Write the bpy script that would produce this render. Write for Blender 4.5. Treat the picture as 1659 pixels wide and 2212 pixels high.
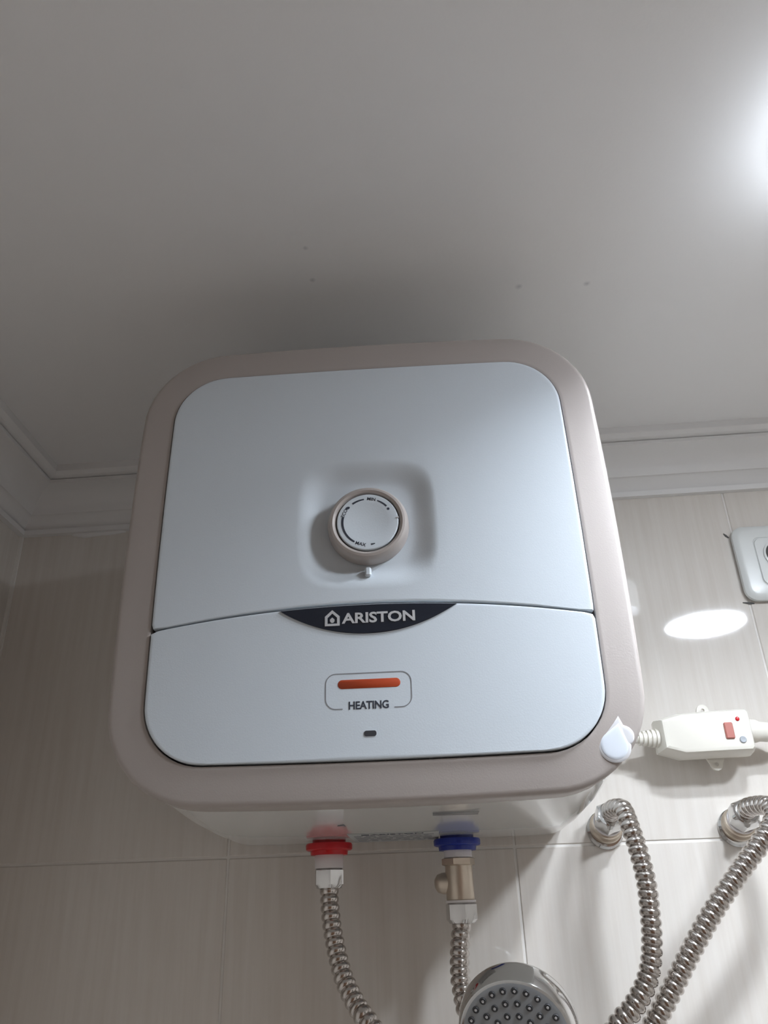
import bpy, math, random
from mathutils import Vector, Matrix
random.seed(7)
for o in list(bpy.data.objects): bpy.data.objects.remove(o, do_unlink=True)
SC = bpy.context.scene
COL = SC.collection
Z0 = 1.80            # height of the visible horizontal tile joint above the floor
PI = math.pi

# ------------------------------------------------------------------ camera
cam_d = bpy.data.cameras.new('camera'); cam = bpy.data.objects.new('camera', cam_d); COL.objects.link(cam)
cam_d.sensor_fit = 'VERTICAL'; cam_d.sensor_height = 36.0; cam_d.lens = 36.0 * 1703.39 / 2212.0
cam_d.clip_start = 0.01
_r = Vector((0.9979397, 0.05652603, -0.0303506)); _u = Vector((0.05253514, -0.44837961, 0.89229803)); _f = Vector((-0.03682947, 0.89205411, 0.45042542))
M = Matrix((( _r.x, _u.x, -_f.x), (_r.y, _u.y, -_f.y), (_r.z, _u.z, -_f.z))).to_4x4()
cam.matrix_world = Matrix.Translation((0.21327, -0.89313, -0.05432 + Z0)) @ M
SC.camera = cam
# ------------------------------------------------------------------ world and exposure
w = bpy.data.worlds.new('world'); SC.world = w; w.use_nodes = True
w.node_tree.nodes['Background'].inputs[0].default_value = (0.02, 0.02, 0.022, 1)
SC.view_settings.view_transform = 'Standard'; SC.view_settings.look = 'None'
SC.view_settings.gamma = 1.0; SC.view_settings.use_curve_mapping = False
SC.view_settings.exposure = 0.38
LAMP_COLOR = (0.90, 0.985, 1.085, 1)
DOWNLIGHT = dict(pos=(0.562, -0.480), radius=0.050, drop=0.054, recess=0.040, face=345.0, rim=3.2)   # main lamp, just right of the frame
DISC_LAMP = dict(pos=(0.808, -0.715), radius=0.080, drop=0.012, recess=0.001, face=120.0, rim=1.0)      # weaker lamp mirrored in the tiles

# ------------------------------------------------------------------ materials
def mat(name, col, rough=0.5, metal=0.0, coat=0.0, spec=0.5, bump=None, noise=None, trans=0.0):
    m = bpy.data.materials.new(name); m.use_nodes = True
    nt = m.node_tree; b = nt.nodes['Principled BSDF']
    b.inputs['Base Color'].default_value = (*col, 1); b.inputs['Roughness'].default_value = rough
    b.inputs['Metallic'].default_value = metal; b.inputs['Coat Weight'].default_value = coat
    b.inputs['Coat Roughness'].default_value = 0.08
    b.inputs['Specular IOR Level'].default_value = spec
    b.inputs['Transmission Weight'].default_value = trans
    tc = nt.nodes.new('ShaderNodeTexCoord')
    if noise:            # (scale, amount) : slight mottling of the colour
        n = nt.nodes.new('ShaderNodeTexNoise'); n.inputs['Scale'].default_value = noise[0]; n.inputs['Detail'].default_value = 4
        nt.links.new(tc.outputs['Object'], n.inputs['Vector'])
        mx = nt.nodes.new('ShaderNodeMix'); mx.data_type = 'RGBA'
        mx.inputs['A'].default_value = (*[c * (1 - noise[1]) for c in col], 1); mx.inputs['B'].default_value = (*[min(1, c * (1 + noise[1])) for c in col], 1)
        nt.links.new(n.outputs['Fac'], mx.inputs['Factor']); nt.links.new(mx.outputs['Result'], b.inputs['Base Color'])
    if bump:             # (scale, strength)
        n2 = nt.nodes.new('ShaderNodeTexNoise'); n2.inputs['Scale'].default_value = bump[0]; n2.inputs['Detail'].default_value = 3
        nt.links.new(tc.outputs['Object'], n2.inputs['Vector'])
        bp = nt.nodes.new('ShaderNodeBump'); bp.inputs['Strength'].default_value = bump[1]; bp.inputs['Distance'].default_value = 0.001
        nt.links.new(n2.outputs['Fac'], bp.inputs['Height']); nt.links.new(bp.outputs['Normal'], b.inputs['Normal'])
    return m

def tile_material():
    m = bpy.data.materials.new('beige_tile'); m.use_nodes = True
    nt = m.node_tree; b = nt.nodes['Principled BSDF']
    geo = nt.nodes.new('ShaderNodeNewGeometry'); info = nt.nodes.new('ShaderNodeObjectInfo')
    mp = nt.nodes.new('ShaderNodeMapping'); mp.inputs['Scale'].default_value = (130, 130, 6.0)
    off = nt.nodes.new('ShaderNodeVectorMath'); off.operation = 'SCALE'; off.inputs[0].default_value = (13, 7, 5)
    nt.links.new(info.outputs['Random'], off.inputs['Scale'])
    nt.links.new(geo.outputs['Position'], mp.inputs['Vector']); nt.links.new(off.outputs['Vector'], mp.inputs['Location'])
    n = nt.nodes.new('ShaderNodeTexNoise'); n.inputs['Scale'].default_value = 1.0; n.inputs['Detail'].default_value = 5; n.inputs['Roughness'].default_value = 0.6
    nt.links.new(mp.outputs['Vector'], n.inputs['Vector'])
    cr = nt.nodes.new('ShaderNodeValToRGB')
    cr.color_ramp.elements[0].position = 0.30; cr.color_ramp.elements[0].color = (0.680, 0.630, 0.574, 1)
    cr.color_ramp.elements[1].position = 0.72; cr.color_ramp.elements[1].color = (0.742, 0.700, 0.650, 1)
    nt.links.new(n.outputs['Fac'], cr.inputs['Fac']); nt.links.new(cr.outputs['Color'], b.inputs['Base Color'])
    b.inputs['Roughness'].default_value = 0.045; b.inputs['Specular IOR Level'].default_value = 0.5
    # faint unevenness of the glaze
    n2 = nt.nodes.new('ShaderNodeTexNoise'); n2.inputs['Scale'].default_value = 9; nt.links.new(geo.outputs['Position'], n2.inputs['Vector'])
    bp = nt.nodes.new('ShaderNodeBump'); bp.inputs['Strength'].default_value = 0.06; bp.inputs['Distance'].default_value = 0.004
    nt.links.new(n2.outputs['Fac'], bp.inputs['Height']); nt.links.new(bp.outputs['Normal'], b.inputs['Normal'])
    return m

def ceiling_material():
    m = mat('ceiling_paint', (0.84, 0.825, 0.82), 0.40, bump=(260, 0.08))
    nt = m.node_tree; b = nt.nodes['Principled BSDF']; L = nt.links.new
    geo = nt.nodes.new('ShaderNodeNewGeometry')
    n = nt.nodes.new('ShaderNodeTexNoise'); n.inputs['Scale'].default_value = 220; n.inputs['Detail'].default_value = 2
    L(geo.outputs['Position'], n.inputs['Vector'])
    prev = None                                    # four small grey scuffs on the paint
    for (x, y, r) in ((0.1331, -0.3517, 0.0034), (0.3227, -0.3237, 0.0042), (0.3864, -0.3211, 0.0040), (0.1324, -0.3907, 0.0028)):
        d = nt.nodes.new('ShaderNodeVectorMath'); d.operation = 'DISTANCE'; d.inputs[1].default_value = (x, y, Z0 + 0.455 + 0.013 * (x + 0.15))
        L(geo.outputs['Position'], d.inputs[0])
        mr = nt.nodes.new('ShaderNodeMapRange'); mr.inputs['From Min'].default_value = r; mr.inputs['From Max'].default_value = 0.0
        L(d.outputs['Value'], mr.inputs['Value'])
        if prev is None: prev = mr.outputs[0]
        else:
            ad = nt.nodes.new('ShaderNodeMath'); ad.operation = 'MAXIMUM'; L(prev, ad.inputs[0]); L(mr.outputs[0], ad.inputs[1]); prev = ad.outputs[0]
    mu = nt.nodes.new('ShaderNodeMath'); mu.operation = 'MULTIPLY'; L(prev, mu.inputs[0]); L(n.outputs['Fac'], mu.inputs[1])
    mx = nt.nodes.new('ShaderNodeMix'); mx.data_type = 'RGBA'
    mx.inputs['A'].default_value = (0.84, 0.825, 0.82, 1); mx.inputs['B'].default_value = (0.40, 0.40, 0.42, 1)
    L(mu.outputs[0], mx.inputs['Factor']); L(mx.outputs['Result'], b.inputs['Base Color'])
    return m

M_TILE = tile_material()
M_GROUT = mat('grout', (0.82, 0.79, 0.75), 0.7, noise=(40, 0.08))
M_CEIL = ceiling_material()
M_TRIM = mat('cornice_paint', (0.78, 0.765, 0.755), 0.45)
M_FLOOR = mat('floor_tile', (0.76, 0.73, 0.69), 0.3, noise=(12, 0.08))
M_PANEL = mat('panel_white', (0.57, 0.613, 0.652), 0.42, bump=(900, 0.05))
M_FRAME = mat('champagne_plastic', (0.400, 0.357, 0.332), 0.38, metal=0.12, bump=(900, 0.05))
M_BODY = mat('white_enamel', (0.74, 0.75, 0.74), 0.10, coat=0.3)
M_DARK = mat('dark_gap', (0.03, 0.03, 0.035), 0.6)
M_BLACK = mat('badge_black', (0.012, 0.015, 0.024), 0.22)
M_SILVER = mat('badge_silver', (0.62, 0.62, 0.63), 0.35, metal=0.4)
M_PRINT = mat('dark_print', (0.05, 0.055, 0.07), 0.6, spec=0.05)
M_GREYPRINT = mat('grey_print', (0.24, 0.24, 0.25), 0.9, spec=0.0)
M_LED = mat('amber_lens', (0.38, 0.055, 0.018), 0.3)
M_CHROME = mat('chrome', (0.62, 0.615, 0.61), 0.09, metal=1.0)
M_STEEL = mat('stainless_hose', (0.56, 0.525, 0.50), 0.16, metal=1.0)
M_NICKEL = mat('nickel_brass', (0.62, 0.54, 0.45), 0.36, metal=0.85)
M_RED = mat('red_plastic', (0.58, 0.012, 0.02), 0.32)
M_BLUE = mat('blue_plastic', (0.012, 0.03, 0.28), 0.32)
M_PTFE = mat('white_sealing_tape', (0.80, 0.76, 0.76), 0.6)
M_IVORY = mat('ivory_plastic', (0.76, 0.725, 0.65), 0.34)
M_CABLE = mat('ivory_cable', (0.78, 0.755, 0.70), 0.45)
M_REDBTN = mat('red_button', (0.46, 0.16, 0.13), 0.35)
M_GREYBTN = mat('grey_button', (0.36, 0.38, 0.41), 0.4)
M_SOCKET = mat('socket_plastic', (0.72, 0.735, 0.72), 0.28)
M_HOLE = mat('socket_hole', (0.06, 0.055, 0.05), 0.6)
M_DROP = mat('drop_gel', (0.66, 0.70, 0.76), 0.20, coat=0.4)
M_DROP2 = mat('drop_edge', (0.62, 0.61, 0.62), 0.25)
M_FACE = mat('shower_face', (0.30, 0.315, 0.33), 0.38, metal=0.25)
M_RUBBER = mat('nozzle_rubber', (0.045, 0.045, 0.048), 0.5)
M_TIP = mat('nozzle_tip', (0.55, 0.55, 0.56), 0.25, metal=0.6)
M_LABEL = mat('label_film', (0.46, 0.46, 0.45), 0.9, spec=0.0)

# ------------------------------------------------------------------ mesh helpers
class MB:
    """collects geometry; build() links it as one mesh object"""
    def __init__(s): s.v = []; s.f = []
    def add(s, vs, fs):
        k = len(s.v); s.v += [tuple(p) for p in vs]; s.f += [tuple(i + k for i in f) for f in fs]; return s
    def box(s, c, d):
        x, y, z = c; a, b, e = d[0] / 2, d[1] / 2, d[2] / 2
        return s.add([(x + i * a, y + j * b, z + k * e) for i in (-1, 1) for j in (-1, 1) for k in (-1, 1)],
                     [(0, 1, 3, 2), (4, 6, 7, 5), (0, 4, 5, 1), (2, 3, 7, 6), (0, 2, 6, 4), (1, 5, 7, 3)])
    def bevel_box(s, c, d, b):
        """box with chamfered edges (24 verts)"""
        x, y, z = c; h = [t / 2 for t in d]; vs = []; idx = {}
        for i in (-1, 1):
            for j in (-1, 1):
                for k in (-1, 1):
                    sg = (i, j, k)
                    for ax in range(3):
                        p = [sg[t] * (h[t] if t == ax else h[t] - b) for t in range(3)]
                        idx[(i, j, k, ax)] = len(vs); vs.append((x + p[0], y + p[1], z + p[2]))
        fs = []
        for ax in range(3):
            o1, o2 = [t for t in range(3) if t != ax]
            for sgn in (-1, 1):
                q = []
                for (a, b2) in ((-1, -1), (1, -1), (1, 1), (-1, 1)):
                    sg = [0, 0, 0]; sg[ax] = sgn; sg[o1] = a; sg[o2] = b2; q.append(idx[(*sg, ax)])
                fs.append(tuple(q))
            for a in (-1, 1):
                for b2 in (-1, 1):      # edges along ax
                    q = []
                    for (e, axx) in ((-1, o1), (1, o1), (1, o2), (-1, o2)):
                        sg = [0, 0, 0]; sg[ax] = e; sg[o1] = a; sg[o2] = b2; q.append(idx[(*sg, axx)])
                    fs.append(tuple(q))
        for i in (-1, 1):
            for j in (-1, 1):
                for k in (-1, 1): fs.append(tuple(idx[(i, j, k, ax)] for ax in range(3)))
        return s.add(vs, fs)
    def loft(s, loops, cap0=True, cap1=True):
        n = len(loops[0]); vs = [p for l in loops for p in l]; fs = []
        for i in range(len(loops) - 1):
            for j in range(n):
                k = (j + 1) % n; fs.append((i * n + j, i * n + k, (i + 1) * n + k, (i + 1) * n + j))
        if cap0: fs.append(tuple(range(n)))
        if cap1: fs.append(tuple((len(loops) - 1) * n + j for j in range(n)))
        return s.add(vs, fs)
    def lathe(s, prof, o=(0, 0, 0), ax=(0, 0, 1), n=40, hexa=None, rot=0.0, caps=True):
        """prof: (r, s) along axis ax from o; hexa: set of profile indexes that are hexagonal"""
        a = Vector(ax).normalized(); t = Vector((1, 0, 0)) if abs(a.x) < 0.9 else Vector((0, 1, 0))
        u = (t - a * t.dot(a)).normalized(); v = a.cross(u); o = Vector(o); loops = []
        for i, (r, h) in enumerate(prof):
            l = []
            for j in range(n):
                tj = 2 * PI * j / n; th = tj + rot; rr = r
                if hexa and i in hexa:
                    q = tj % (PI / 3) - PI / 6; rr = r / math.cos(q)
                l.append(o + a * h + (u * math.cos(th) + v * math.sin(th)) * rr)
            loops.append(l)
        return s.loft(loops, caps, caps)
    def tube(s, pts, rad, n=20, cap=True):
        """pts list of Vectors; rad float or list"""
        loops = []; N = len(pts); up = None
        for i, p in enumerate(pts):
            t = (pts[min(i + 1, N - 1)] - pts[max(i - 1, 0)]).normalized()
            if up is None:
                up = Vector((1, 0, 0)) if abs(t.x) < 0.8 else Vector((0, 0, 1))
            up = (up - t * up.dot(t)).normalized(); w2 = t.cross(up); r = rad if isinstance(rad, float) else rad[i]
            loops.append([p + (up * math.cos(2 * PI * j / n) + w2 * math.sin(2 * PI * j / n)) * r for j in range(n)])
        return s.loft(loops, cap, cap)
    def mesh(s, name, m, smooth=True, angle=35):
        me = bpy.data.meshes.new(name); me.from_pydata(s.v, [], s.f); me.validate(); me.update()
        import bmesh
        bm = bmesh.new(); bm.from_mesh(me); bmesh.ops.recalc_face_normals(bm, faces=bm.faces)
        for e in bm.edges:
            e.smooth = not (len(e.link_faces) == 2 and e.calc_face_angle(0) > math.radians(angle))
        for f in bm.faces: f.smooth = smooth
        bm.to_mesh(me); bm.free()
        if m: me.materials.append(m)
        return me
    def build(s, name, m, parent=None, smooth=True, angle=35, loc=None):
        o = bpy.data.objects.new(name, s.mesh(name, m, smooth, angle)); COL.objects.link(o)
        if parent: o.parent = parent
        if loc: o.location = loc
        return o

def tag(o, label=None, cat=None, group=None, kind=None):
    for k, v in (('label', label), ('category', cat), ('group', group), ('kind', kind)):
        if v: o[k] = v
    return o
def thing(name, loc, label, cat, group=None):
    o = bpy.data.objects.new(name, None); COL.objects.link(o); o.location = loc; o.empty_display_size = 0.05
    return tag(o, label, cat, group)
def catmull(P, step=0.004):
    P = [Vector(p) for p in P]; P = [P[0] * 2 - P[1]] + P + [P[-1] * 2 - P[-2]]; out = []
    for i in range(1, len(P) - 2):
        a, b, c, d = P[i - 1:i + 3]; n = max(2, int((c - b).length / 0.001))
        for k in range(n):
            t = k / n
            out.append(0.5 * ((2 * b) + (c - a) * t + (2 * a - 5 * b + 4 * c - d) * t * t + (3 * b - a - 3 * c + d) * t ** 3))
    out.append(P[-2])
    res = [out[0]]; acc = 0; want = step       # resample to even arc length
    for i in range(1, len(out)):
        seg = (out[i] - out[i - 1]).length
        while acc + seg >= want:
            res.append(out[i - 1].lerp(out[i], (want - acc) / seg)); want += step
        acc += seg
    return res
def text_mesh(name, body, size, depth, m, parent, loc, rot=(PI / 2, 0, 0), bold=0.0, xs=1.0, spacing=1.0, align='CENTER'):
    cu = bpy.data.curves.new(name, 'FONT'); cu.body = body; cu.size = size; cu.extrude = depth / 2; cu.offset = bold
    cu.align_x = align; cu.align_y = 'CENTER'; cu.space_character = spacing; cu.resolution_u = 3
    t = bpy.data.objects.new(name + '_curve', cu); COL.objects.link(t)
    dg = bpy.context.evaluated_depsgraph_get()
    me = bpy.data.meshes.new_from_object(t.evaluated_get(dg)); bpy.data.objects.remove(t, do_unlink=True)
    me.name = name; me.materials.clear(); me.materials.append(m)
    for p in me.polygons: p.material_index = 0
    o = bpy.data.objects.new(name, me); COL.objects.link(o); o.parent = parent; o.location = loc; o.rotation_euler = rot; o.scale = (xs, 1, 1)
    return o
def sq_outline(cx, cz, w, h, b, r, ne=14, nc=12):
    """rounded square whose sides bulge outwards by b; list of (x, z), counter-clockwise from the right side"""
    # corner circle centre so that it is tangent to the bulged sides (close enough: sides meet at w-b*..)
    pts = []
    ux, uz = (w - r) , (h - r)
    def side(t, half, ext): return ext - b * t * t
    def corner(a0, sx, sz):
        ex = w - b * (uz / h) ** 2; ez = h - b * (ux / w) ** 2
        ccx, ccz = sx * (ex - r), sz * (ez - r)
        for k in range(nc + 1):
            a = a0 + PI / 2 * k / nc; pts.append((ccx + r * math.cos(a), ccz + r * math.sin(a)))
    ex = w - b * (uz / h) ** 2; ez = h - b * (ux / w) ** 2
    lz, lx = ez - r, ex - r
    for k in range(1, ne): t = -1 + 2 * k / ne; z = t * lz; pts.append((w - b * (z / h) ** 2, z))
    corner(0, 1, 1)
    for k in range(1, ne): t = 1 - 2 * k / ne; x = t * lx; pts.append((x, h - b * (x / w) ** 2))
    corner(PI / 2, -1, 1)
    for k in range(1, ne): t = 1 - 2 * k / ne; z = t * lz; pts.append((-(w - b * (z / h) ** 2), z))
    corner(PI, -1, -1)
    for k in range(1, ne): t = -1 + 2 * k / ne; x = t * lx; pts.append((x, -(h - b * (x / w) ** 2)))
    corner(3 * PI / 2, 1, -1)
    return [(cx + x, cz + z) for x, z in pts]
def at_y(loop, y): return [(x, y, z) for x, z in loop]

# ------------------------------------------------------------------ room shell
XL, XR, YB, YF = -0.2913, 1.55, 0.0, -1.40
CH = 0.455                                     # ceiling above the joint (local z)
def tilt(x): return 0.013 * (x + 0.15)          # the ceiling is not quite level
GAP, TT = 0.0024, 0.008                         # joint width, tile thickness
rows = [(-1.8, -1.2), (-1.2, -0.6), (-0.6, 0.0), (0.0, 0.41)]
_tc = {}
def tile_mesh(wd, ht):
    k = (round(wd, 4), round(ht, 4))
    if k not in _tc:
        _tc[k] = MB().bevel_box((0, TT / 2 - 0.0, 0), (wd, TT, ht), 0.0008).mesh('tile', M_TILE, True, 20)
    return _tc[k]
def tiled_wall(name, origin, direction, length, joint0, normal_rot):
    """origin: wall start; direction: unit vector along; tiles' outer face lies on the wall plane"""
    d = Vector(direction); o = Vector(origin)
    n = Vector((0, 0, 1)).cross(d)             # points into the wall (away from the room)
    # grout slab sits just behind the tile faces
    mb = MB(); a = o + n * 0.0014; b2 = a + d * length; t = n * 0.05
    zz0, zz1 = 0.0, Z0 + 0.50
    q = [Vector((p.x, p.y, z)) for p in (a, b2, b2 + t, a + t) for z in (zz0, zz1)]
    mb.add(q, [(0, 2, 3, 1), (2, 4, 5, 3), (4, 6, 7, 5), (6, 0, 1, 7), (1, 3, 5, 7), (0, 6, 4, 2)])
    wall = mb.build(name, M_GROUT, None, False); tag(wall, kind='structure')
    js = [0.0]; x = joint0
    while x <= 1e-6: x += 0.3
    while x < length - 1e-6: js.append(x); x += 0.3
    js.append(length)
    for z0, z1 in rows:
        for i in range(len(js) - 1):
            x0, x1 = js[i], js[i + 1]
            if x1 - x0 < 0.012: continue
            c = o + d * ((x0 + x1) / 2); hz = (z0 + z1) / 2
            ob = bpy.data.objects.new('tile', tile_mesh(x1 - x0 - GAP, z1 - z0 - GAP)); COL.objects.link(ob)
            ob.parent = wall; ob.location = (c.x, c.y, hz + Z0); ob.rotation_euler = (0, 0, normal_rot)
            ob.location += n * random.uniform(0, 0.0003)
    return wall
wb = tiled_wall('wall_back', (XL, YB, 0), (1, 0, 0), XR - XL, -XL - 0.3, 0)
wl = tiled_wall('wall_left', (XL, YF, 0), (0, 1, 0), YB - YF, (YB - YF) % 0.3 - 0.3, PI / 2)
wr = tiled_wall('wall_right', (XR, YB, 0), (0, -1, 0), YB - YF, 0.1 - 0.3, -PI / 2)
wf = tiled_wall('wall_front', (XR, YF, 0), (-1, 0, 0), XR - XL, 0.1 - 0.3, PI)
MB().box((XL + 0.0012, YB - 0.0012, (Z0 + 0.40) / 2), (0.0050, 0.0050, Z0 + 0.40)).build('corner_grout', M_GROUT, wb, False)
# floor and ceiling
mb = MB(); mb.box(((XL + XR) / 2, (YB + YF) / 2, -0.03), (XR - XL + 0.1, YB - YF + 0.1, 0.06)); tag(mb.build('floor', M_FLOOR, None, False), kind='structure')
mb = MB(); xs = (XL - 0.05, XR + 0.05); ys = (YF - 0.05, YB + 0.05)
vs = [(x, y, Z0 + CH + tilt(x) + h) for x in xs for y in ys for h in (0, 0.05)]
mb.add(vs, [(0, 1, 3, 2), (4, 6, 7, 5), (0, 4, 5, 1), (2, 3, 7, 6), (0, 2, 6, 4), (1, 5, 7, 3)])
tag(mb.build('ceiling', M_CEIL, None, False), kind='structure')
# cornice: (projection from wall, height) profile with fillets and a hollow
prof = [(-0.004, 0.388), (0.0070, 0.3885), (0.0075, 0.3950), (0.0045, 0.3962), (0.0060, 0.4000), (0.0110, 0.4060), (0.0185, 0.4110), (0.0195, 0.4100), (0.0215, 0.4145)]
for k in range(1, 8):
    t = k / 8.0; prof.append((0.0215 + 0.030 * (t ** 1.7), 0.4145 + 0.0205 * (1 - (1 - t) ** 1.7)))
prof += [(0.0525, 0.4350), (0.0540, 0.4355), (0.0540, 0.4400), (0.0520, 0.4415), (0.0590, 0.4425), (0.0640, 0.4465), (0.0645, 0.4530), (0.0645, 0.470), (-0.004, 0.470)]
def cornice(name, a, b2, nrm):
    a, b2, nrm = Vector(a), Vector(b2), Vector(nrm); d = (b2 - a).normalized(); loops = []
    for e, sg in ((a, 1), (b2, -1)):
        l = []
        for p, h in prof:
            q = e + nrm * p + d * sg * p; l.append((q.x, q.y, Z0 + min(h, CH + 0.02) + tilt(q.x)))
        loops.append(l)
    tag(MB().loft(loops).build(name, M_TRIM, None, True, 25), kind='structure')
cornice('trim_1', (XL, YB, 0), (XR, YB, 0), (0, -1, 0))
cornice('trim_2', (XL, YF, 0), (XL, YB, 0), (1, 0, 0))
cornice('trim_3', (XR, YB, 0), (XR, YF, 0), (-1, 0, 0))
cornice('trim_4', (XR, YF, 0), (XL, YF, 0), (0, 1, 0))

# uneven plaster smeared under the cornice, left of the heater
sm = [(-0.2340, 0.3925), (-0.2230, 0.3850), (-0.2080, 0.3815), (-0.1900, 0.3838), (-0.1740, 0.3842), (-0.1550, 0.3870), (-0.1545, 0.3950), (-0.2340, 0.3950)]
MB().loft([[(x, 0.0, z + Z0) for x, z in sm], [(x + (-0.195 - x) * 0.03, -0.0020, z + Z0 + 0.0004) for x, z in sm], [(x + (-0.195 - x) * 0.10, -0.0028, z + Z0 + 0.0016) for x, z in sm]]).build('plaster_smear', M_TRIM, bpy.data.objects['trim_1'], True, 60)
# unseen wooden door, added behind the camera to put dark reflections in the chrome
M_WOOD = mat('brown_wood', (0.20, 0.115, 0.07), 0.35, noise=(14, 0.25))
DX = 0.30
added_door = MB().bevel_box((DX, YF + 0.020, 1.0), (0.80, 0.040, 2.0), 0.004).build('added_door_1', M_WOOD, None, True, 30); tag(added_door, kind='structure')
for z0_, h_ in ((0.50, 0.70), (1.42, 0.84)): MB().bevel_box((DX, YF + 0.043, z0_), (0.54, 0.010, h_), 0.004).build('added_door_panel', M_WOOD, added_door)
for x_, w_, zc_, h_ in ((DX - 0.44, 0.08, 1.02, 2.04), (DX + 0.44, 0.08, 1.02, 2.04), (DX, 0.96, 2.07, 0.08)): MB().bevel_box((x_, YF + 0.0225, zc_), (w_, 0.045, h_), 0.004).build('added_door_frame', M_WOOD, added_door)
MB().tube([Vector((DX + 0.33, YF + 0.04, 1.02)), Vector((DX + 0.33, YF + 0.09, 1.02)), Vector((DX + 0.21, YF + 0.095, 1.02))], 0.009, 12).build('added_door_handle', M_CHROME, added_door)

# ------------------------------------------------------------------ ceiling lamp (just outside the frame; its mirror image shows on the tiles)
def ceiling_lamp(label, pos, radius, drop, recess, face, rim):
    z = Z0 + CH + tilt(pos[0]) - 0.001; r = radius
    t = thing('ceiling_lamp', (pos[0], pos[1], z), label, 'lamp')
    MB().lathe([(0.0, 0), (r + 0.008, 0), (r + 0.008, -0.004), (r, -0.006), (0.0, -0.006)], n=64).build('base', M_SOCKET, t)
    def glow(name, st):
        em = bpy.data.materials.new(name); em.use_nodes = True; b = em.node_tree.nodes['Principled BSDF']
        b.inputs['Base Color'].default_value = (0.8, 0.8, 0.8, 1)
        b.inputs['Emission Color'].default_value = LAMP_COLOR; b.inputs['Emission Strength'].default_value = st
        return em
    MB().lathe([(r - 0.002, -0.0061), (r, -0.008), (r, -drop + 0.002), (r - 0.001, -drop), (r - 0.002, -drop)], n=64, caps=False).build('frosted_rim', glow('lit_rim', rim), t)
    MB().lathe([(r - 0.002, -drop), (r - 0.0029, -drop + 0.0006), (r - 0.003, -drop + recess - 0.0002)], n=64, caps=False).build('baffle', M_RUBBER, t)
    MB().lathe([(0.0, -drop + recess + 0.004), (r - 0.0032, -drop + recess + 0.004), (r - 0.0032, -drop + recess), (0.0, -drop + recess - 0.0002)], n=64).build('diffuser', glow('lit_diffuser', face), t)
ceiling_lamp('round frosted ceiling downlight just beyond the right edge, above the socket side', **DOWNLIGHT)
ceiling_lamp('flat round ceiling disc lamp mirrored in the tile beside the heater', **DISC_LAMP)

# ------------------------------------------------------------------ water heater
D = 0.3769; HX, HZ = 0.1800, 0.1850
FW, FB = 0.1800, 0.0044           # frame half size, bulge
PW, PB = 0.1530, 0.0020           # panel half size, bulge
HEATER = thing('water_heater', (0, 0, Z0), 'square white storage water heater with champagne frame hung high on tiled wall', 'water heater')
def ol(d, base='f', dz=0.0):
    if base == 'f': return sq_outline(HX, HZ + dz, FW - d, FW - d, FB, 0.066 - d)
    return sq_outline(HX, HZ - 0.0008 + dz, PW - d, PW - d, PB, 0.041 - d)
# body
def bo(d, r): return sq_outline(HX, HZ, FW - d, FW - d, FB * (r / 0.066), r)
loops = [at_y(bo(0.020, 0.050), -D + 0.015), at_y(bo(0.0034, 0.058), -D + 0.0152), at_y(bo(0.0034, 0.050), -0.31), at_y(bo(0.0034, 0.034), -0.22), at_y(bo(0.0034, 0.024), -0.12), at_y(bo(0.0034, 0.021), -0.030), at_y(bo(0.0038, 0.021), -0.012), at_y(bo(0.0060, 0.019), -0.005), at_y(bo(0.010, 0.016), -0.0012)]
MB().loft(loops).build('body', M_BODY, HEATER, True, 50)
# frame ring
loops = [at_y(ol(0.0042), -D + 0.029), at_y(ol(0.0006), -D + 0.0285), at_y(ol(0.0), -D + 0.0275), at_y(ol(0.0), -D + 0.0072), at_y(ol(0.0004), -D + 0.0052), at_y(ol(0.0014), -D + 0.0040), at_y(ol(0.0026), -D + 0.0035), at_y(ol(0.0040), -D + 0.0033),
         at_y(ol(0.012), -D + 0.0027), at_y(ol(-0.0036, 'p'), -D + 0.0019), at_y(ol(-0.0024, 'p'), -D + 0.0018), at_y(ol(-0.0012, 'p'), -D + 0.0021), at_y(ol(-0.0009, 'p'), -D + 0.0028), at_y(ol(-0.0009, 'p'), -D + 0.0145)]
fr = MB().loft(loops, False, False).build('front_frame', M_FRAME, HEATER, True, 50)
# backing seen in the joints between the panels
MB().loft([at_y(ol(-0.00085, 'p'), -D + 0.0142), at_y(ol(-0.00085, 'p'), -D + 0.0115)]).build('backing', M_DARK, HEATER, False)
# the arched joint between upper and lower panel
ga = [(0.0270, 0.1228), (0.0769, 0.1298), (0.1189, 0.1343), (0.1739, 0.1364), (0.2379, 0.1331), (0.285, 0.1280), (0.3335, 0.1214)]
def gap_z(x):
    # smooth least-squares parabola-like arch through the measured points
    t = (x - 0.1765) / 0.155; return 0.1363 - 0.0142 * t * t + 0.0 * t
pin = ol(0.0, 'p')
def seg_hit(c, a, poly):
    """distance along direction a from c to polygon"""
    best = None; dx, dz = math.cos(a), math.sin(a)
    for i in range(len(poly)):
        x1, z1 = poly[i]; x2, z2 = poly[(i + 1) % len(poly)]
        ex, ez = x2 - x1, z2 - z1; den = dx * ez - dz * ex
        if abs(den) < 1e-12: continue
        t = ((x1 - c[0]) * ez - (z1 - c[1]) * ex) / den; u = ((x1 - c[0]) * dz - (z1 - c[1]) * dx) / den
        if t > 0 and -1e-9 <= u <= 1 + 1e-9 and (best is None or t > best): best = t
    return best
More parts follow.
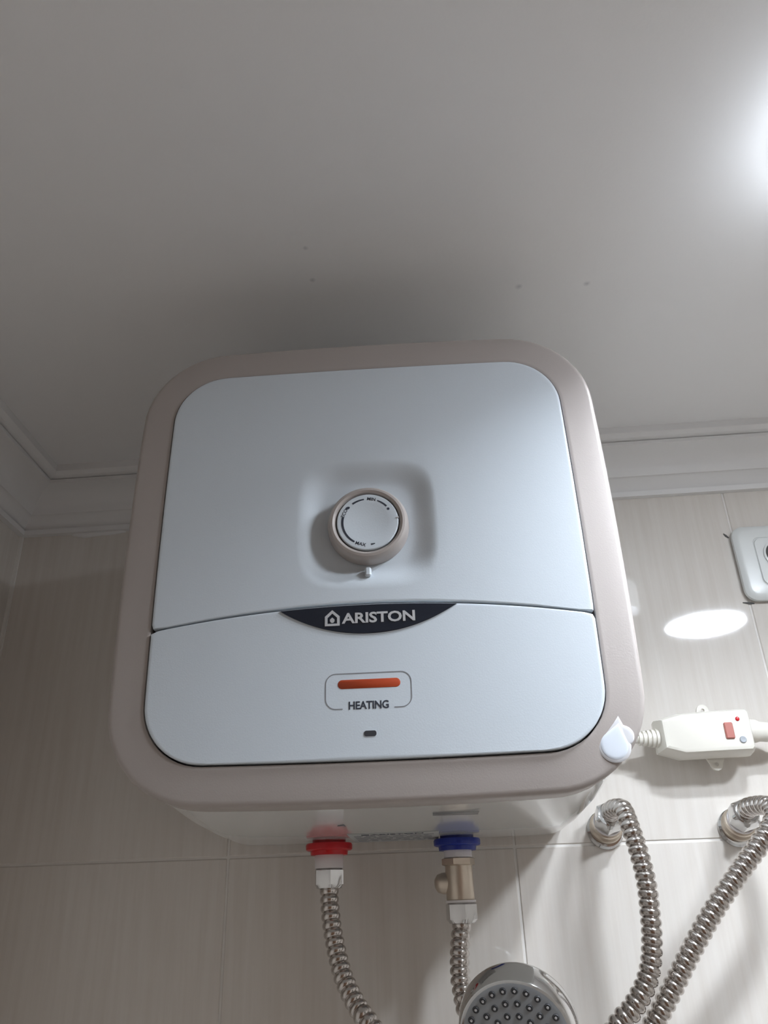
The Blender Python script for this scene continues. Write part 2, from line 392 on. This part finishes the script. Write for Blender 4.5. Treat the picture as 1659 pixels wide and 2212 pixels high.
def half_poly(upper, gap=0.0006):
    """the part of the panel outline above / below the joint"""
    xs = [x / 60.0 for x in range(61)]; out = []
    x0 = min(p[0] for p in pin); x1 = max(p[0] for p in pin)
    sgn = 1 if upper else -1
    keep = [p for p in pin if sgn * (p[1] - gap_z(p[0])) > 0.004]
    # ordered by angle around the half's centre
    def edge_x(side, z):
        tz = (z - (HZ - 0.0008)); return HX + side * (PW - PB * (tz / PW) ** 2)
    zl, zr = gap_z(x0) + sgn * gap, gap_z(x1) + sgn * gap
    xl, xr = edge_x(-1, zl), edge_x(1, zr)
    rr = 0.0010
    joint = []
    for k in range(61):
        x = xl + (xr - xl) * k / 60.0; e = min(x - xl, xr - x); lift = (rr - math.sqrt(max(0, rr * rr - (rr - e) ** 2))) if e < rr else 0.0
        joint.append((x, gap_z(x) + sgn * (gap + lift)))
    c = (HX, 0.199) if upper else (HX, 0.075)
    pts = keep + joint
    pts.sort(key=lambda p: math.atan2(p[1] - c[1], p[0] - c[0])); return pts
def polar(poly, c, n):
    return [seg_hit(c, 2 * PI * k / n, poly) for k in range(n)]
NA = 300
DC = (0.1792, 0.1995)              # centre of the dial recess
up = half_poly(True); Ru = polar(up, DC, NA)
# recess: super-ellipse mouth 104 mm wide
def rec_r(a, s):
    c_, s_ = abs(math.cos(a)), abs(math.sin(a)); n = 4.0
    return s * (c_ ** n + s_ ** n) ** (-1.0 / n)
REC = 0.0520; RD = 0.0068
loops = []
def pl(fn, y): return [(DC[0] + fn(k) * math.cos(2 * PI * k / NA), y, DC[1] + fn(k) * math.sin(2 * PI * k / NA)) for k in range(NA)]
loops.append(pl(lambda k: Ru[k], -D + 0.0116)); loops.append(pl(lambda k: Ru[k], -D + 0.0012))
loops.append(pl(lambda k: Ru[k] - 0.0004, -D + 0.0003)); loops.append(pl(lambda k: Ru[k] - 0.0013, -D)); loops.append(pl(lambda k: Ru[k] - 0.0026, -D))
for t in (0.25, 0.5, 0.75, 0.92):
    loops.append(pl(lambda k: (Ru[k] - 0.0026) * (1 - t) + rec_r(2 * PI * k / NA, REC) * t, -D))
for k2 in range(0, 13):
    t = k2 / 12.0; sm = t * t * (3 - 2 * t)
    loops.append(pl(lambda k: rec_r(2 * PI * k / NA, REC - 0.0200 * t), -D + RD * sm))
loops.append(pl(lambda k: 0.026, -D + RD)); loops.append(pl(lambda k: 0.004, -D + RD))
upper = MB().loft(loops, False, True).build('upper_panel', M_PANEL, HEATER, True, 40)
lo = half_poly(False); LC = (HX, 0.075); Rl = polar(lo, LC, NA)
loops = []
def pl2(fn, y): return [(LC[0] + fn(k) * math.cos(2 * PI * k / NA), y, LC[1] + fn(k) * math.sin(2 * PI * k / NA)) for k in range(NA)]
loops.append(pl2(lambda k: Rl[k], -D + 0.0116)); loops.append(pl2(lambda k: Rl[k], -D + 0.0012)); loops.append(pl2(lambda k: Rl[k] - 0.0004, -D + 0.0003)); loops.append(pl2(lambda k: Rl[k] - 0.0013, -D)); loops.append(pl2(lambda k: Rl[k] - 0.0026, -D))
loops.append(pl2(lambda k: Rl[k] * 0.5, -D)); loops.append(pl2(lambda k: 0.003, -D))
lower = MB().loft(loops, False, True).build('lower_panel', M_PANEL, HEATER, True, 40)
# name badge: black lens under the joint
bx0, bx1 = 0.1170, 0.2405; N = 40
top = [(bx0 + (bx1 - bx0) * k / N, gap_z(bx0 + (bx1 - bx0) * k / N) - 0.0010) for k in range(N + 1)]
bot = []
for k in range(1, N):
    t = 1 - 2 * k / N; x = (bx0 + bx1) / 2 + (bx1 - bx0) / 2 * t
    zt = gap_z(x) - 0.001; low = 0.1136; ztm = gap_z(bx1) - 0.001
    bot.append((x, ztm - (ztm - low) * (1 - abs(t) ** 2.1)))
lens = top + bot
def shrink(poly, d):
    cx = sum(p[0] for p in poly) / len(poly); cz = sum(p[1] for p in poly) / len(poly)
    return [(x + (cx - x) * d / 0.06, z + (cz - z) * d / 0.012) for x, z in poly]
MB().loft([at_y(lens, -D + 0.0004), at_y(lens, -D - 0.0004)]).build('badge_rim', M_PANEL, HEATER, False)
badge = MB().loft([at_y(shrink(lens, 0.0006), -D - 0.0002), at_y(shrink(lens, 0.0006), -D - 0.0008), at_y(shrink(lens, 0.0009), -D - 0.0010)]).build('name_badge', M_BLACK, HEATER, False)
tag(badge, 'black lens-shaped badge with silver lettering')
text_mesh('lettering', 'ARISTON', 0.0102, 0.0005, M_SILVER, badge, (0.1862, -D - 0.00115, 0.1250), bold=0.00026, xs=1.20, spacing=0.98)
# house emblem left of the word
def ring_poly(outer, inner, y0, y1):
    n = len(outer); mb = MB(); vs = at_y(outer, y0) + at_y(inner, y0) + at_y(outer, y1) + at_y(inner, y1); fs = []
    for i in range(n):
        j = (i + 1) % n
        fs += [(2 * n + i, 2 * n + j, 3 * n + j, 3 * n + i), (i, j, 2 * n + j, 2 * n + i), (n + i, n + j, 3 * n + j, 3 * n + i)]
    return mb.add(vs, fs)
ho = [(0.1488, 0.1204), (0.1590, 0.1204), (0.1590, 0.1272), (0.1539, 0.1318), (0.1488, 0.1272)]
hi = [(0.1506, 0.1220), (0.1572, 0.1220), (0.1572, 0.1263), (0.1539, 0.1294), (0.1506, 0.1263)]
mbh = ring_poly(ho, hi, -D - 0.0008, -D - 0.0014)
dr = [(0.1539 + 0.0016 * math.sin(a) * (0.55 if math.cos(a) > 0.5 else 1), 0.1245 + 0.0019 * math.cos(a)) for a in [2 * PI * k / 16 for k in range(16)]]
mbh.loft([at_y(dr, -D - 0.0008), at_y(dr, -D - 0.0014)])
mbh.build('house_emblem', M_SILVER, badge, False)
# heating indicator: thin printed frame, amber lens and word
def capsule(cx, cz, hw, hh, r, n=8):
    out = []
    for (sx, sz, a0) in ((1, 1, 0), (-1, 1, PI / 2), (-1, -1, PI), (1, -1, 3 * PI / 2)):
        for k in range(n + 1):
            a = a0 + PI / 2 * k / n; out.append((cx + sx * (hw - r) + r * math.cos(a), cz + sz * (hh - r) + r * math.sin(a)))
    return out
def stroke(path, wd, y, dep):
    mb = MB(); L = []
    for i, p in enumerate(path):
        a = path[max(0, i - 1)]; b2 = path[min(len(path) - 1, i + 1)]; tx, tz = b2[0] - a[0], b2[1] - a[1]; l = math.hypot(tx, tz) or 1
        nx, nz = -tz / l * wd / 2, tx / l * wd / 2
        L.append([(p[0] + nx, y, p[1] + nz), (p[0] - nx, y, p[1] - nz), (p[0] - nx, y - dep, p[1] - nz), (p[0] + nx, y - dep, p[1] + nz)])
    return mb.loft(L)
bxp = capsule(0.1777, 0.0754, 0.0284, 0.0117, 0.0068)
# open at the bottom middle where the word stands: start there
i0 = 27; path = bxp[i0:] + bxp[:i0]
path = [(0.1945, 0.0637)] + path[0:0] + path
path = [(0.1945, 0.0637)] + capsule(0.1777, 0.0754, 0.0284, 0.0117, 0.0068)[27:] + capsule(0.1777, 0.0754, 0.0284, 0.0117, 0.0068)[:27] + [(0.1605, 0.0637)]
stroke(path, 0.00065, -D, 0.00015).build('indicator_outline', M_GREYPRINT, lower, False)
led = capsule(0.1782, 0.0799, 0.0208, 0.0030, 0.00295)
MB().loft([at_y(led, -D + 0.0004), at_y(led, -D - 0.00012), at_y(shrink(led, 0.0003), -D - 0.0002)]).build('indicator_lens', M_LED, lower, True, 40)
tag(bpy.data.objects['indicator_lens'], 'amber heating indicator window')
text_mesh('indicator_word', 'HEATING', 0.0072, 0.0002, M_PRINT, lower, (0.1777, -D - 0.0001, 0.0655), bold=0.00012, xs=0.90, spacing=0.96)
sl = capsule(0.1783, 0.0474, 0.0040, 0.0018, 0.0015)
MB().loft([at_y(shrink(sl, -0.0022), -D + 0.0002), at_y(shrink(sl, -0.0022), -D - 0.0002)]).build('slot_rim', M_PANEL, lower, False)
MB().loft([at_y(sl, -D), at_y(sl, -D - 0.0003)]).build('slot', M_DARK, lower, False)
# temperature dial
KX, KZ = 0.1800, 0.1968
dial = bpy.data.objects.new('temperature_dial', None)
def dl(prof): return MB().lathe([(r, s) for r, s in prof], (KX, -D + RD, KZ), (0, -1, 0), 64)
dialb = dl([(0.0285, 0.0), (0.0298, 0.0008), (0.0295, 0.0075), (0.0285, 0.0105), (0.0272, 0.0122), (0.0255, 0.0126), (0.0240, 0.0118), (0.0232, 0.0104), (0.0232, 0.006), (0.0, 0.006)]).build('temperature_dial', M_FRAME, HEATER, True, 30)
bpy.data.objects.remove(dial)
tag(dialb, 'round champagne temperature dial with white face')
dface = dl([(0.0224, 0.005), (0.0224, 0.0112), (0.0218, 0.0118), (0.0152, 0.0118), (0.0149, 0.01172), (0.0, 0.01172)]).build('dial_face', M_PANEL, dialb, True, 25)
yf = -D + RD - 0.0118
def arc(a0, a1, r, w0, w1, n=16):
    o_, i_ = [], []
    for k in range(n + 1):
        t = k / n; a = math.radians(a0 + (a1 - a0) * t); wd = w0 + (w1 - w0) * t
        o_.append((KX + (r + wd / 2) * math.cos(a), KZ + (r + wd / 2) * math.sin(a))); i_.append((KX + (r - wd / 2) * math.cos(a), KZ + (r - wd / 2) * math.sin(a)))
    return o_ + i_[::-1]
mk = MB()
for a0, a1, w0, w1 in ((238, 167, 0.0013, 0.0017), (126, 97, 0.0015, 0.0010), (66, 40, 0.0009, 0.0014), (277, 286, 0.0013, 0.0006)):
    p = arc(a0, a1, 0.0183, w0, w1); mk.loft([at_y(p, yf + 0.0001), at_y(p, yf - 0.00012)])
dt = [(KX + 0.0180 * math.cos(math.radians(32)) + 0.0010 * math.cos(a), KZ + 0.0180 * math.sin(math.radians(32)) + 0.0010 * math.sin(a)) for a in [2 * PI * k / 12 for k in range(12)]]
mk.loft([at_y(dt, yf + 0.0001), at_y(dt, yf - 0.00012)])
lf = [(KX + 0.0185 * math.cos(math.radians(141)) + 0.0016 * math.cos(a) - 0.0006 * math.sin(a), KZ + 0.0185 * math.sin(math.radians(141)) + 0.0009 * math.sin(a) + 0.0008 * math.cos(a)) for a in [2 * PI * k / 12 for k in range(12)]]
mk.loft([at_y(lf, yf + 0.0001), at_y(lf, yf - 0.00012)])
mk.build('scale_marks', M_PRINT, dialb, False)
for wd, ang, turn in (('MIN', 80, -10), ('ECO', 156, 66), ('MAX', 253, -17)):
    a = math.radians(ang)
    text_mesh('dial_word', wd, 0.0036, 0.0002, M_PRINT, dialb, (KX + 0.0183 * math.cos(a), yf - 0.00005, KZ + 0.0183 * math.sin(a)), rot=(PI / 2, -math.radians(turn), 0), bold=0.00003)
MB().bevel_box((KX + 0.0218, yf - 0.0002, KZ + 0.0022), (0.0018, 0.0010, 0.0010), 0.0002).build('pointer_notch', M_DROP2, dialb)
MB().bevel_box((0.1792, -D + 0.0024, 0.1602), (0.0044, 0.0050, 0.0068), 0.0010).build('pointer_rib', M_PANEL, upper)
# gel drop badge on the lower right of the frame
def drop(cx, cz, r, tipx, tipz, n=28):
    out = []; d = math.hypot(tipx - cx, tipz - cz); a0 = math.atan2(tipz - cz, tipx - cx); half = math.acos(min(0.99, r / d))
    for k in range(n + 1):
        a = a0 + half + (2 * PI - 2 * half) * k / n; out.append((cx + r * math.cos(a), cz + r * math.sin(a)))
    for s in (0.4, 0.75): 
        e = out[n]; out.append((e[0] + (tipx - e[0]) * s, e[1] + (tipz - e[1]) * s))
    out.append((tipx, tipz))
    for s in (0.25, 0.6):
        e = out[0]; out.append((tipx + (e[0] - tipx) * s, tipz + (e[1] - tipz) * s))
    return out
def gel(poly, c, y0, h, name, m, par):
    lp = []
    for sc, hh in ((1.0, 0.0), (1.0, 0.35), (0.93, 0.75), (0.80, 0.95), (0.5, 1.0), (0.1, 1.02)):
        lp.append([(c[0] + (x - c[0]) * sc, y0 - h * hh, c[1] + (z - c[1]) * sc) for x, z in poly])
    return MB().loft(lp).build(name, m, par, True, 60)
yb = -D + 0.0030
small = drop(0.3395, 0.0398, 0.0064, 0.3375, 0.0475)
gel(small, (0.3395, 0.0400), yb, 0.0007, 'drop_sticker', M_DROP2, HEATER)
big = drop(0.3325, 0.0340, 0.0105, 0.3380, 0.0535)
dsk = gel(big, (0.3330, 0.0350), yb, 0.0008, 'drop_sticker', M_DROP2, HEATER)
bi = drop(0.3325, 0.0340, 0.0086, 0.3372, 0.0478)
gel(bi, (0.3330, 0.0345), yb - 0.0006, 0.0005, 'drop_centre', M_DROP, dsk)
tag(dsk, 'clear water-drop sticker')
# rating label and marks under the body
zb = HZ - (FW - 0.0032)
def flat(poly, z, name, m, par, th=0.0003):
    return MB().loft([[(x, y, z + 0.0002) for x, y in poly], [(x, y, z - th) for x, y in poly]]).build(name, m, par, False)
lab = flat([(0.1375, -0.122), (0.2215, -0.122), (0.2215, -0.026), (0.1375, -0.026)], zb, 'rating_label', M_LABEL, HEATER)
text_mesh('label_name', 'ARISTON', 0.0095, 0.0002, M_PRINT, lab, (0.183, -0.112, zb - 0.0004), rot=(PI, 0, 0), bold=0.0002, xs=1.25)
MB().box((0.1535, -0.112, zb - 0.0004), (0.007, 0.007, 0.0002)).build('label_emblem', M_PRINT, lab, False)
lm = MB()
for k in range(7):
    yy = -0.100 + k * 0.0095; x = 0.142
    while x < 0.214:
        l = random.uniform(0.006, 0.018); l = min(l, 0.217 - x); lm.box((x + l / 2, yy, zb - 0.0004), (l, 0.0022, 0.0002)); x += l + 0.003
fp = lm.build('fine_print', M_GREYPRINT, lab, False); fp['kind'] = 'stuff'
lb2 = MB()
for k in range(3): lb2.box((0.233, -0.275 + k * 0.008, zb - 0.0002), (0.034, 0.0025, 0.0002))
lb2.build('grey_lines', M_GREYPRINT, HEATER, False)  # thin grey lines across the underside, towards the front
flat([(0.1380, -0.205), (0.1440, -0.212), (0.1440, -0.198)], zb, 'arrow_mark', M_GREYPRINT, HEATER)

# outlets: coloured collars and threaded stubs
def collar(x, m, name):
    c = MB().lathe([(0.0, zb + 0.002), (0.0165, zb + 0.002), (0.0165, zb - 0.0016), (0.0222, zb - 0.0020), (0.0230, zb - 0.0036), (0.0228, zb - 0.0076), (0.0215, zb - 0.0084), (0.0186, zb - 0.0088), (0.0180, zb - 0.0126), (0.0, zb - 0.0126)], (x, YP, 0), (0, 0, 1), 48)
    return c.build(name, m, HEATER, True, 40)
YP = -0.050; XH, XC = 0.1128, 0.2393
tag(collar(XH, M_RED, 'outlet_collar'), 'red collar of the hot outlet')
tag(collar(XC, M_BLUE, 'outlet_collar'), 'blue collar of the cold inlet')
MB().lathe([(0.0, -0.004), (0.0134, -0.004), (0.0140, -0.0050), (0.0138, -0.0165), (0.0, -0.0165)], (XH, YP, 0), n=40).build('sealing_tape', M_PTFE, HEATER, True, 40)
MB().lathe([(0.0, -0.004), (0.0134, -0.004), (0.0137, -0.0050), (0.0137, -0.0108), (0.0, -0.0108)], (XC, YP, 0), n=40).build('sealing_tape', M_PTFE, HEATER, True, 40)

# ------------------------------------------------------------------ safety valve below the blue inlet
VALVE = thing('safety_valve', (XC, YP, Z0 - 0.05), 'dull nickel safety valve between blue collar and chrome hose nut', 'valve')
zo = 0.05                                       # empty sits 50 mm below the joint
mbv = MB().lathe([(0.0, -0.0110), (0.0136, -0.0110), (0.0142, -0.0118), (0.0142, -0.0172), (0.0132, -0.0182), (0.0, -0.0182)], (0, 0, zo), n=48, hexa={2, 3}, rot=0.2)
mbv.build('hex_collar', M_NICKEL, VALVE, True, 30)
MB().lathe([(0.0, -0.0180), (0.0132, -0.0180), (0.0134, -0.0470), (0.0128, -0.0484), (0.0, -0.0484)], (0, 0, zo), n=48).build('valve_body', M_NICKEL, VALVE, True, 40)
MB().lathe([(0.0, 0.008), (0.0095, 0.008), (0.0095, 0.0165), (0.0080, 0.0215), (0.0045, 0.0240), (0.0, 0.0240)], (0, 0, zo - 0.0330), (-1, 0.25, 0), n=32).build('relief_knob', M_NICKEL, VALVE, True, 40)
MB().lathe([(0.0, -0.0482), (0.0144, -0.0482), (0.0144, -0.0502), (0.0, -0.0502)], (0, 0, zo), n=40).build('sealing_ring', M_PTFE, VALVE, True, 40)

# ------------------------------------------------------------------ wall outlets and the corrugated hoses
RH = 0.0092; PITCH = 0.0074
def hose(name, label, pts, top, top_axis, end, end_axis):
    """pts: centre line; nuts at both ends"""
    t = thing(name, Vector(top) + Vector((0, 0, Z0)), label, 'hose', 'corrugated hoses of the water heater')
    o = Vector(top)
    P = catmull(pts, PITCH / 8.0); N = len(P); rad = []
    for i in range(N):
        ph = (i / 8.0) % 1.0; q = abs(math.sin(PI * ph)) ** 0.6
        e = min(i, N - 1 - i) * PITCH / 8.0
        amp = 0.0024 if e > 0.004 else 0.0008
        rad.append(RH - amp * (1 - q))
    MB().tube([p - o for p in P], rad, 22).build('corrugated_tube', M_STEEL, t, True, 75)
    for p, a in ((top, top_axis), (end, end_axis)):
        q = Vector(p) - o
        MB().lathe([(0.0, -0.0005), (0.0125, -0.0005), (0.0132, 0.0008), (0.0132, 0.0135), (0.0122, 0.0165), (0.0100, 0.0174), (0.0, 0.0174)], q, a, n=60, hexa={2, 3}, rot=0.32).build('nut', M_CHROME, t, True, 28)
    return t
AX = Vector((0.0, -math.cos(math.radians(17)), math.sin(math.radians(17))))
W1 = Vector((0.3950, 0.0, 0.0130)); W2 = Vector((0.5290, 0.0, 0.0105))
def wall_outlet(w, label):
    t = thing('wall_outlet', (w.x, w.y, w.z + Z0), label, 'pipe fitting', 'chrome wall outlets')
    MB().lathe([(0.0, -0.003), (0.0188, -0.0030), (0.0188, 0.0035), (0.0165, 0.0060), (0.0, 0.0060)], (0, 0, 0), (0, -1, 0), 48).build('flange', M_CHROME, t, True, 40)
    MB().lathe([(0.0, 0.003), (0.0155, 0.003), (0.0165, 0.006), (0.0165, 0.0100), (0.0145, 0.0120), (0.0135, 0.0130), (0.0155, 0.0145), (0.0155, 0.0180), (0.0130, 0.0195), (0.0, 0.0195)], (0, 0, 0), AX, 48).build('stub', M_NICKEL, t, True, 40)
    MB().lathe([(0.0, 0.019), (0.0142, 0.019), (0.0142, 0.0225), (0.0, 0.0225)], (0, 0, 0), AX, 40).build('sealing_tape', M_PTFE, t, True, 40)
    return t
wall_outlet(W1, 'chrome wall outlet half hidden behind the heater corner')
wall_outlet(W2, 'chrome wall outlet at the right edge below the breaker box')
E1 = W1 + AX * 0.0232; E2 = W2 + AX * 0.0232
hot_top = (XH, YP, -0.0173); cold_top = (XC, YP, -0.0510)
s1 = E1 + AX * 0.016; s2 = E2 + AX * 0.016
hot = [(XH, YP, -0.0330), (0.1136, -0.052, -0.0465), (0.1162, -0.056, -0.0661), (0.1214, -0.060, -0.089), (0.1291, -0.066, -0.111), (0.1422, -0.075, -0.1319), (0.1527, -0.082, -0.1434),
       (0.188, -0.090, -0.188), (0.250, -0.085, -0.234), (0.318, -0.065, -0.230), (0.362, -0.076, -0.186),
       (0.3903, -0.09, -0.1516), (0.4067, -0.095, -0.1298), (0.4321, -0.098, -0.096), (0.458, -0.10, -0.0646), (0.4896, -0.10, -0.0322), (0.5164, -0.100, -0.0062), (0.5320, -0.095, 0.0110), (0.5350, -0.078, 0.0230), tuple(s2 + AX * 0.012), tuple(s2)]
cold = [(XC, YP, -0.0672), (0.2370, -0.053, -0.0773), (0.2348, -0.056, -0.0924), (0.2338, -0.060, -0.1106), (0.2351, -0.064, -0.1247), (0.238, -0.070, -0.1382),
        (0.252, -0.082, -0.168), (0.287, -0.098, -0.192), (0.330, -0.104, -0.178),
        (0.361, -0.105, -0.1459), (0.3744, -0.105, -0.1348), (0.3883, -0.104, -0.1185), (0.3966, -0.103, -0.1017), (0.4014, -0.102, -0.0809), (0.4038, -0.1, -0.0593), (0.405, -0.098, -0.037), (0.4033, -0.094, -0.0117), (0.4009, -0.087, 0.0101), (0.3999, -0.073, 0.0255), tuple(s1 + AX * 0.012), tuple(s1)]
hose('flexible_hose', 'corrugated steel hose from the red collar looping up to the right-edge wall outlet', hot, hot_top, (0, 0, -1), E2, AX)
hose('flexible_hose', 'corrugated steel hose from the safety valve looping up to the outlet behind the heater corner', cold, cold_top, (0, 0, -1), E1, AX)

# ------------------------------------------------------------------ hand shower
SHC = Vector((0.2689, -0.1962, -0.1424)); back = Vector((0.20, 0.90, 0.37)).normalized()
SH = thing('hand_shower', SHC + Vector((0, 0, Z0)), 'round chrome hand shower head with rubber nozzles at the bottom edge', 'shower head')
MB().lathe([(0.0405, 0.0004), (0.0420, 0.0), (0.0430, 0.0018), (0.0445, 0.0100), (0.0452, 0.0190), (0.0440, 0.0235), (0.0390, 0.0275), (0.0250, 0.0320), (0.0, 0.0335)], (0, 0, 0), back, 72).build('head_shell', M_CHROME, SH, True, 50)
MB().lathe([(0.0, 0.0030), (0.0403, 0.0030), (0.0403, 0.0010), (0.0396, 0.0004), (0.0360, 0.0), (0.0, -0.0006)], (0, 0, 0), back, 64).build('spray_face', M_FACE, SH, True, 50)
tz = Vector((0, 0, 1)); bu = (tz - back * tz.dot(back)).normalized(); bv = back.cross(bu)
noz = None
for rr, n, ph in ((0.0346, 25, 0.02), (0.0257, 18, 0.06), (0.0170, 12, 0.10), (0.0085, 6, 0.0)):
    for k in range(n):
        a = 2 * PI * (k + 0.3) / n + ph; p = (bu * math.cos(a) + bv * math.sin(a)) * rr
        if noz is None:
            noz = MB().lathe([(0.0026, 0.0006), (0.0026, -0.0003), (0.0021, -0.0008), (0.0014, -0.0003), (0.0, -0.0003)], (0, 0, 0), back, 14).mesh('nozzle', M_RUBBER, True, 40)
            tip = MB().lathe([(0.0011, 0.0), (0.0010, -0.0010), (0.0, -0.0014)], (0, 0, 0), back, 10).mesh('nozzle_tip', M_TIP)
        o = bpy.data.objects.new('nozzle', noz); COL.objects.link(o); o.parent = SH; o.location = p - back * 0.0002
        o2 = bpy.data.objects.new('nozzle_tip', tip); COL.objects.link(o2); o2.parent = o
# handle and wall holder (below the frame)
hd = Vector((0.0, 0.36, -0.93)).normalized(); h0 = back * 0.020 + hd * 0.030
MB().tube([h0 + hd * s for s in (0.0, 0.02, 0.06, 0.12, 0.17, 0.19)], [0.016, 0.0135, 0.0115, 0.0120, 0.0130, 0.0105], 24).build('handle', M_CHROME, SH, True, 50)
g = SHC + h0 + hd * 0.15
HOLD = thing('shower_holder', (g.x, 0.0, g.z + Z0), 'chrome wall holder carrying the hand shower below the heater', 'holder')
MB().lathe([(0.0, -0.001), (0.022, -0.001), (0.022, 0.006), (0.012, 0.012), (0.010, -g.y - 0.012), (0.0, -g.y - 0.012)], (0, 0, 0), (0, -1, 0), 32).build('arm', M_CHROME, HOLD, True, 40)

# ------------------------------------------------------------------ in-line breaker on the heater's cable
RC = thing('inline_breaker', (0.504, -0.032, Z0 + 0.0975), 'ivory in-line leakage breaker box with red button on the cable', 'breaker')
def oct_loop(grow, y):
    g = grow
    pts = [(-0.0455 - g, -0.0130 - g * 0.6), (-0.0255, -0.0190 - g), (0.0425 + g * 0.4, -0.0180 - g), (0.0455 + g, -0.0150 - g * 0.6), (0.0460 + g, 0.0210 + g * 0.6), (0.0430 + g * 0.4, 0.0240 + g), (-0.0235, 0.0215 + g), (-0.0455 - g, 0.0160 + g * 0.6)]
    return [(x, y, z + 0.0) for x, z in pts]
YR = -0.017
MB().loft([oct_loop(-0.004, YR - 0.0004), oct_loop(-0.0015, YR + 0.0006), oct_loop(0.0, YR + 0.0030), oct_loop(0.0032, YR + 0.0165), oct_loop(0.0032, YR + 0.0180), oct_loop(0.0026, YR + 0.0185), oct_loop(0.0026, YR + 0.0192), oct_loop(0.0032, YR + 0.0200), oct_loop(0.0020, YR + 0.0300), oct_loop(-0.002, YR + 0.0315)]).build('housing', M_IVORY, RC, True, 22)
MB().bevel_box((0.0215, YR - 0.0008, 0.0020), (0.0090, 0.0036, 0.0165), 0.0010).build('reset_button', M_REDBTN, RC)
MB().lathe([(0.0022, 0.0), (0.0022, 0.0010), (0.0014, 0.0018), (0.0, 0.0020)], (0.0325, YR, 0.0135), (0, -1, 0), 16).build('indicator_light', M_RED, RC)
MB().lathe([(0.0034, 0.0), (0.0034, 0.0012), (0.0028, 0.0018), (0.0, 0.0016)], (0.0335, YR, -0.0075), (0, -1, 0), 20).build('test_button', M_GREYBTN, RC)
def ear(cx, cz, sg):
    out = []
    for k in range(13): a = PI * k / 12 * sg; out.append((cx + 0.0062 * math.cos(a), cz + 0.0062 * math.sin(a)))
    out += [(cx - 0.0095, cz - sg * 0.007), (cx + 0.0095, cz - sg * 0.007)]
    inn = [(cx + 0.0020 * math.cos(2 * PI * k / len(out)) , cz + sg * 0.0020 * math.sin(2 * PI * k / len(out))) for k in range(len(out))]
    return ring_poly(out, inn, 0.0130, 0.0095)
ear(0.0115, -0.0268, -1).build('mounting_ear', M_IVORY, RC, False)
ear(0.0085, 0.0292, 1).build('mounting_ear', M_IVORY, RC, False)
def relief(x0, sg, name):
    pr = []
    for k in range(5):
        s = k * 0.0044; r = 0.0098 - 0.0007 * k; pr += [(r, s), (r, s + 0.0028), (r - 0.0018, s + 0.0031), (r - 0.0018, s + 0.0042)]
    pr = [(0.0, -0.002)] + pr + [(0.0, pr[-1][1])]
    return MB().lathe(pr, (x0, -0.001, 0.000), (sg, 0, 0.02), 28).build(name, M_IVORY, RC, True, 40)
relief(-0.0470, -1, 'strain_relief')
MB().lathe([(0.0, -0.002), (0.0120, -0.002), (0.0118, 0.006), (0.0102, 0.010), (0.0100, 0.018), (0.0085, 0.024), (0.0072, 0.034), (0.0, 0.034)], (0.0480, -0.001, 0.004), (1, 0, -0.12), 28).build('strain_relief', M_IVORY, RC, True, 40)
def cab(pts): return MB().tube(catmull(pts, 0.005), 0.0042, 14).build('cable', M_CABLE, RC)
cab([(-0.066, -0.001, 0.0), (-0.085, 0.0, 0.001), (-0.110, 0.010, 0.010), (-0.128, 0.015, 0.018), (-0.1505, 0.015, 0.022)])
cab([(0.080, -0.001, 0.000), (0.110, 0.002, -0.004), (0.170, 0.010, 0.010), (0.215, 0.018, 0.060), (0.240, 0.010, 0.110), (0.245, 0.004, 0.130), (0.245, 0.0275, 0.145)])

# ------------------------------------------------------------------ wall socket at the right edge
SK = thing('wall_socket', (0.6425, 0.0, Z0 + 0.300), 'white wall socket with round recess at the right edge', 'socket')
def rr(w2, h2, r, y): return [(x, y, z) for x, z in capsule(0, 0, w2, h2, r, 6)]
MB().loft([rr(0.0440, 0.0440, 0.012, 0.0), rr(0.0440, 0.0440, 0.012, -0.0025)]).build('back_box', M_HOLE, SK, False)
MB().loft([rr(0.0470, 0.0470, 0.014, -0.0022), rr(0.0475, 0.0475, 0.0145, -0.0035), rr(0.0470, 0.0470, 0.014, -0.0070), rr(0.0440, 0.0440, 0.012, -0.0095), rr(0.0400, 0.0400, 0.010, -0.0102),
           rr(0.0262, 0.0310, 0.008, -0.0104), rr(0.0255, 0.0303, 0.008, -0.0096), rr(0.0250, 0.0298, 0.008, -0.0098), rr(0.0244, 0.0292, 0.008, -0.0112)]).build('cover_plate', M_SOCKET, SK, True, 30)
for (x, z, ln, an) in ((-0.0507, 0.0395, 0.0080, -0.9), (-0.0440, -0.0475, 0.0130, -0.15)):      # gaps chipped into the tile edge
    c_, s_ = math.cos(an), math.sin(an); pts = [(-ln / 2, -0.0006), (0.0, -0.0014), (ln / 2, -0.0005), (ln / 2, 0.0008), (0.0, 0.0012), (-ln / 2, 0.0003)]
    MB().loft([[(x + p * c_ - q2 * s_, y_, z + p * s_ + q2 * c_) for p, q2 in pts] for y_ in (0.0, -0.0006)]).build('chipped_gap', M_HOLE, SK, False)
MB().lathe([(0.0172, 0.0), (0.0172, 0.0128), (0.0150, 0.0132), (0.0150, 0.0122), (0.0, 0.0122)], (0, 0, 0.008), (0, -1, 0), 40).build('socket_ring', M_SOCKET, SK, True, 30)
MB().lathe([(0.0149, 0.0120), (0.0149, 0.0125), (0.0, 0.0125)], (0, 0, 0.008), (0, -1, 0), 40).build('socket_recess', M_HOLE, SK, True, 30)
MB().lathe([(0.0120, 0.0120), (0.0118, 0.0140), (0.0, 0.0142)], (0.001, 0, 0.008), (0, -1, 0), 32).build('socket_insert', M_NICKEL, SK, True, 30)
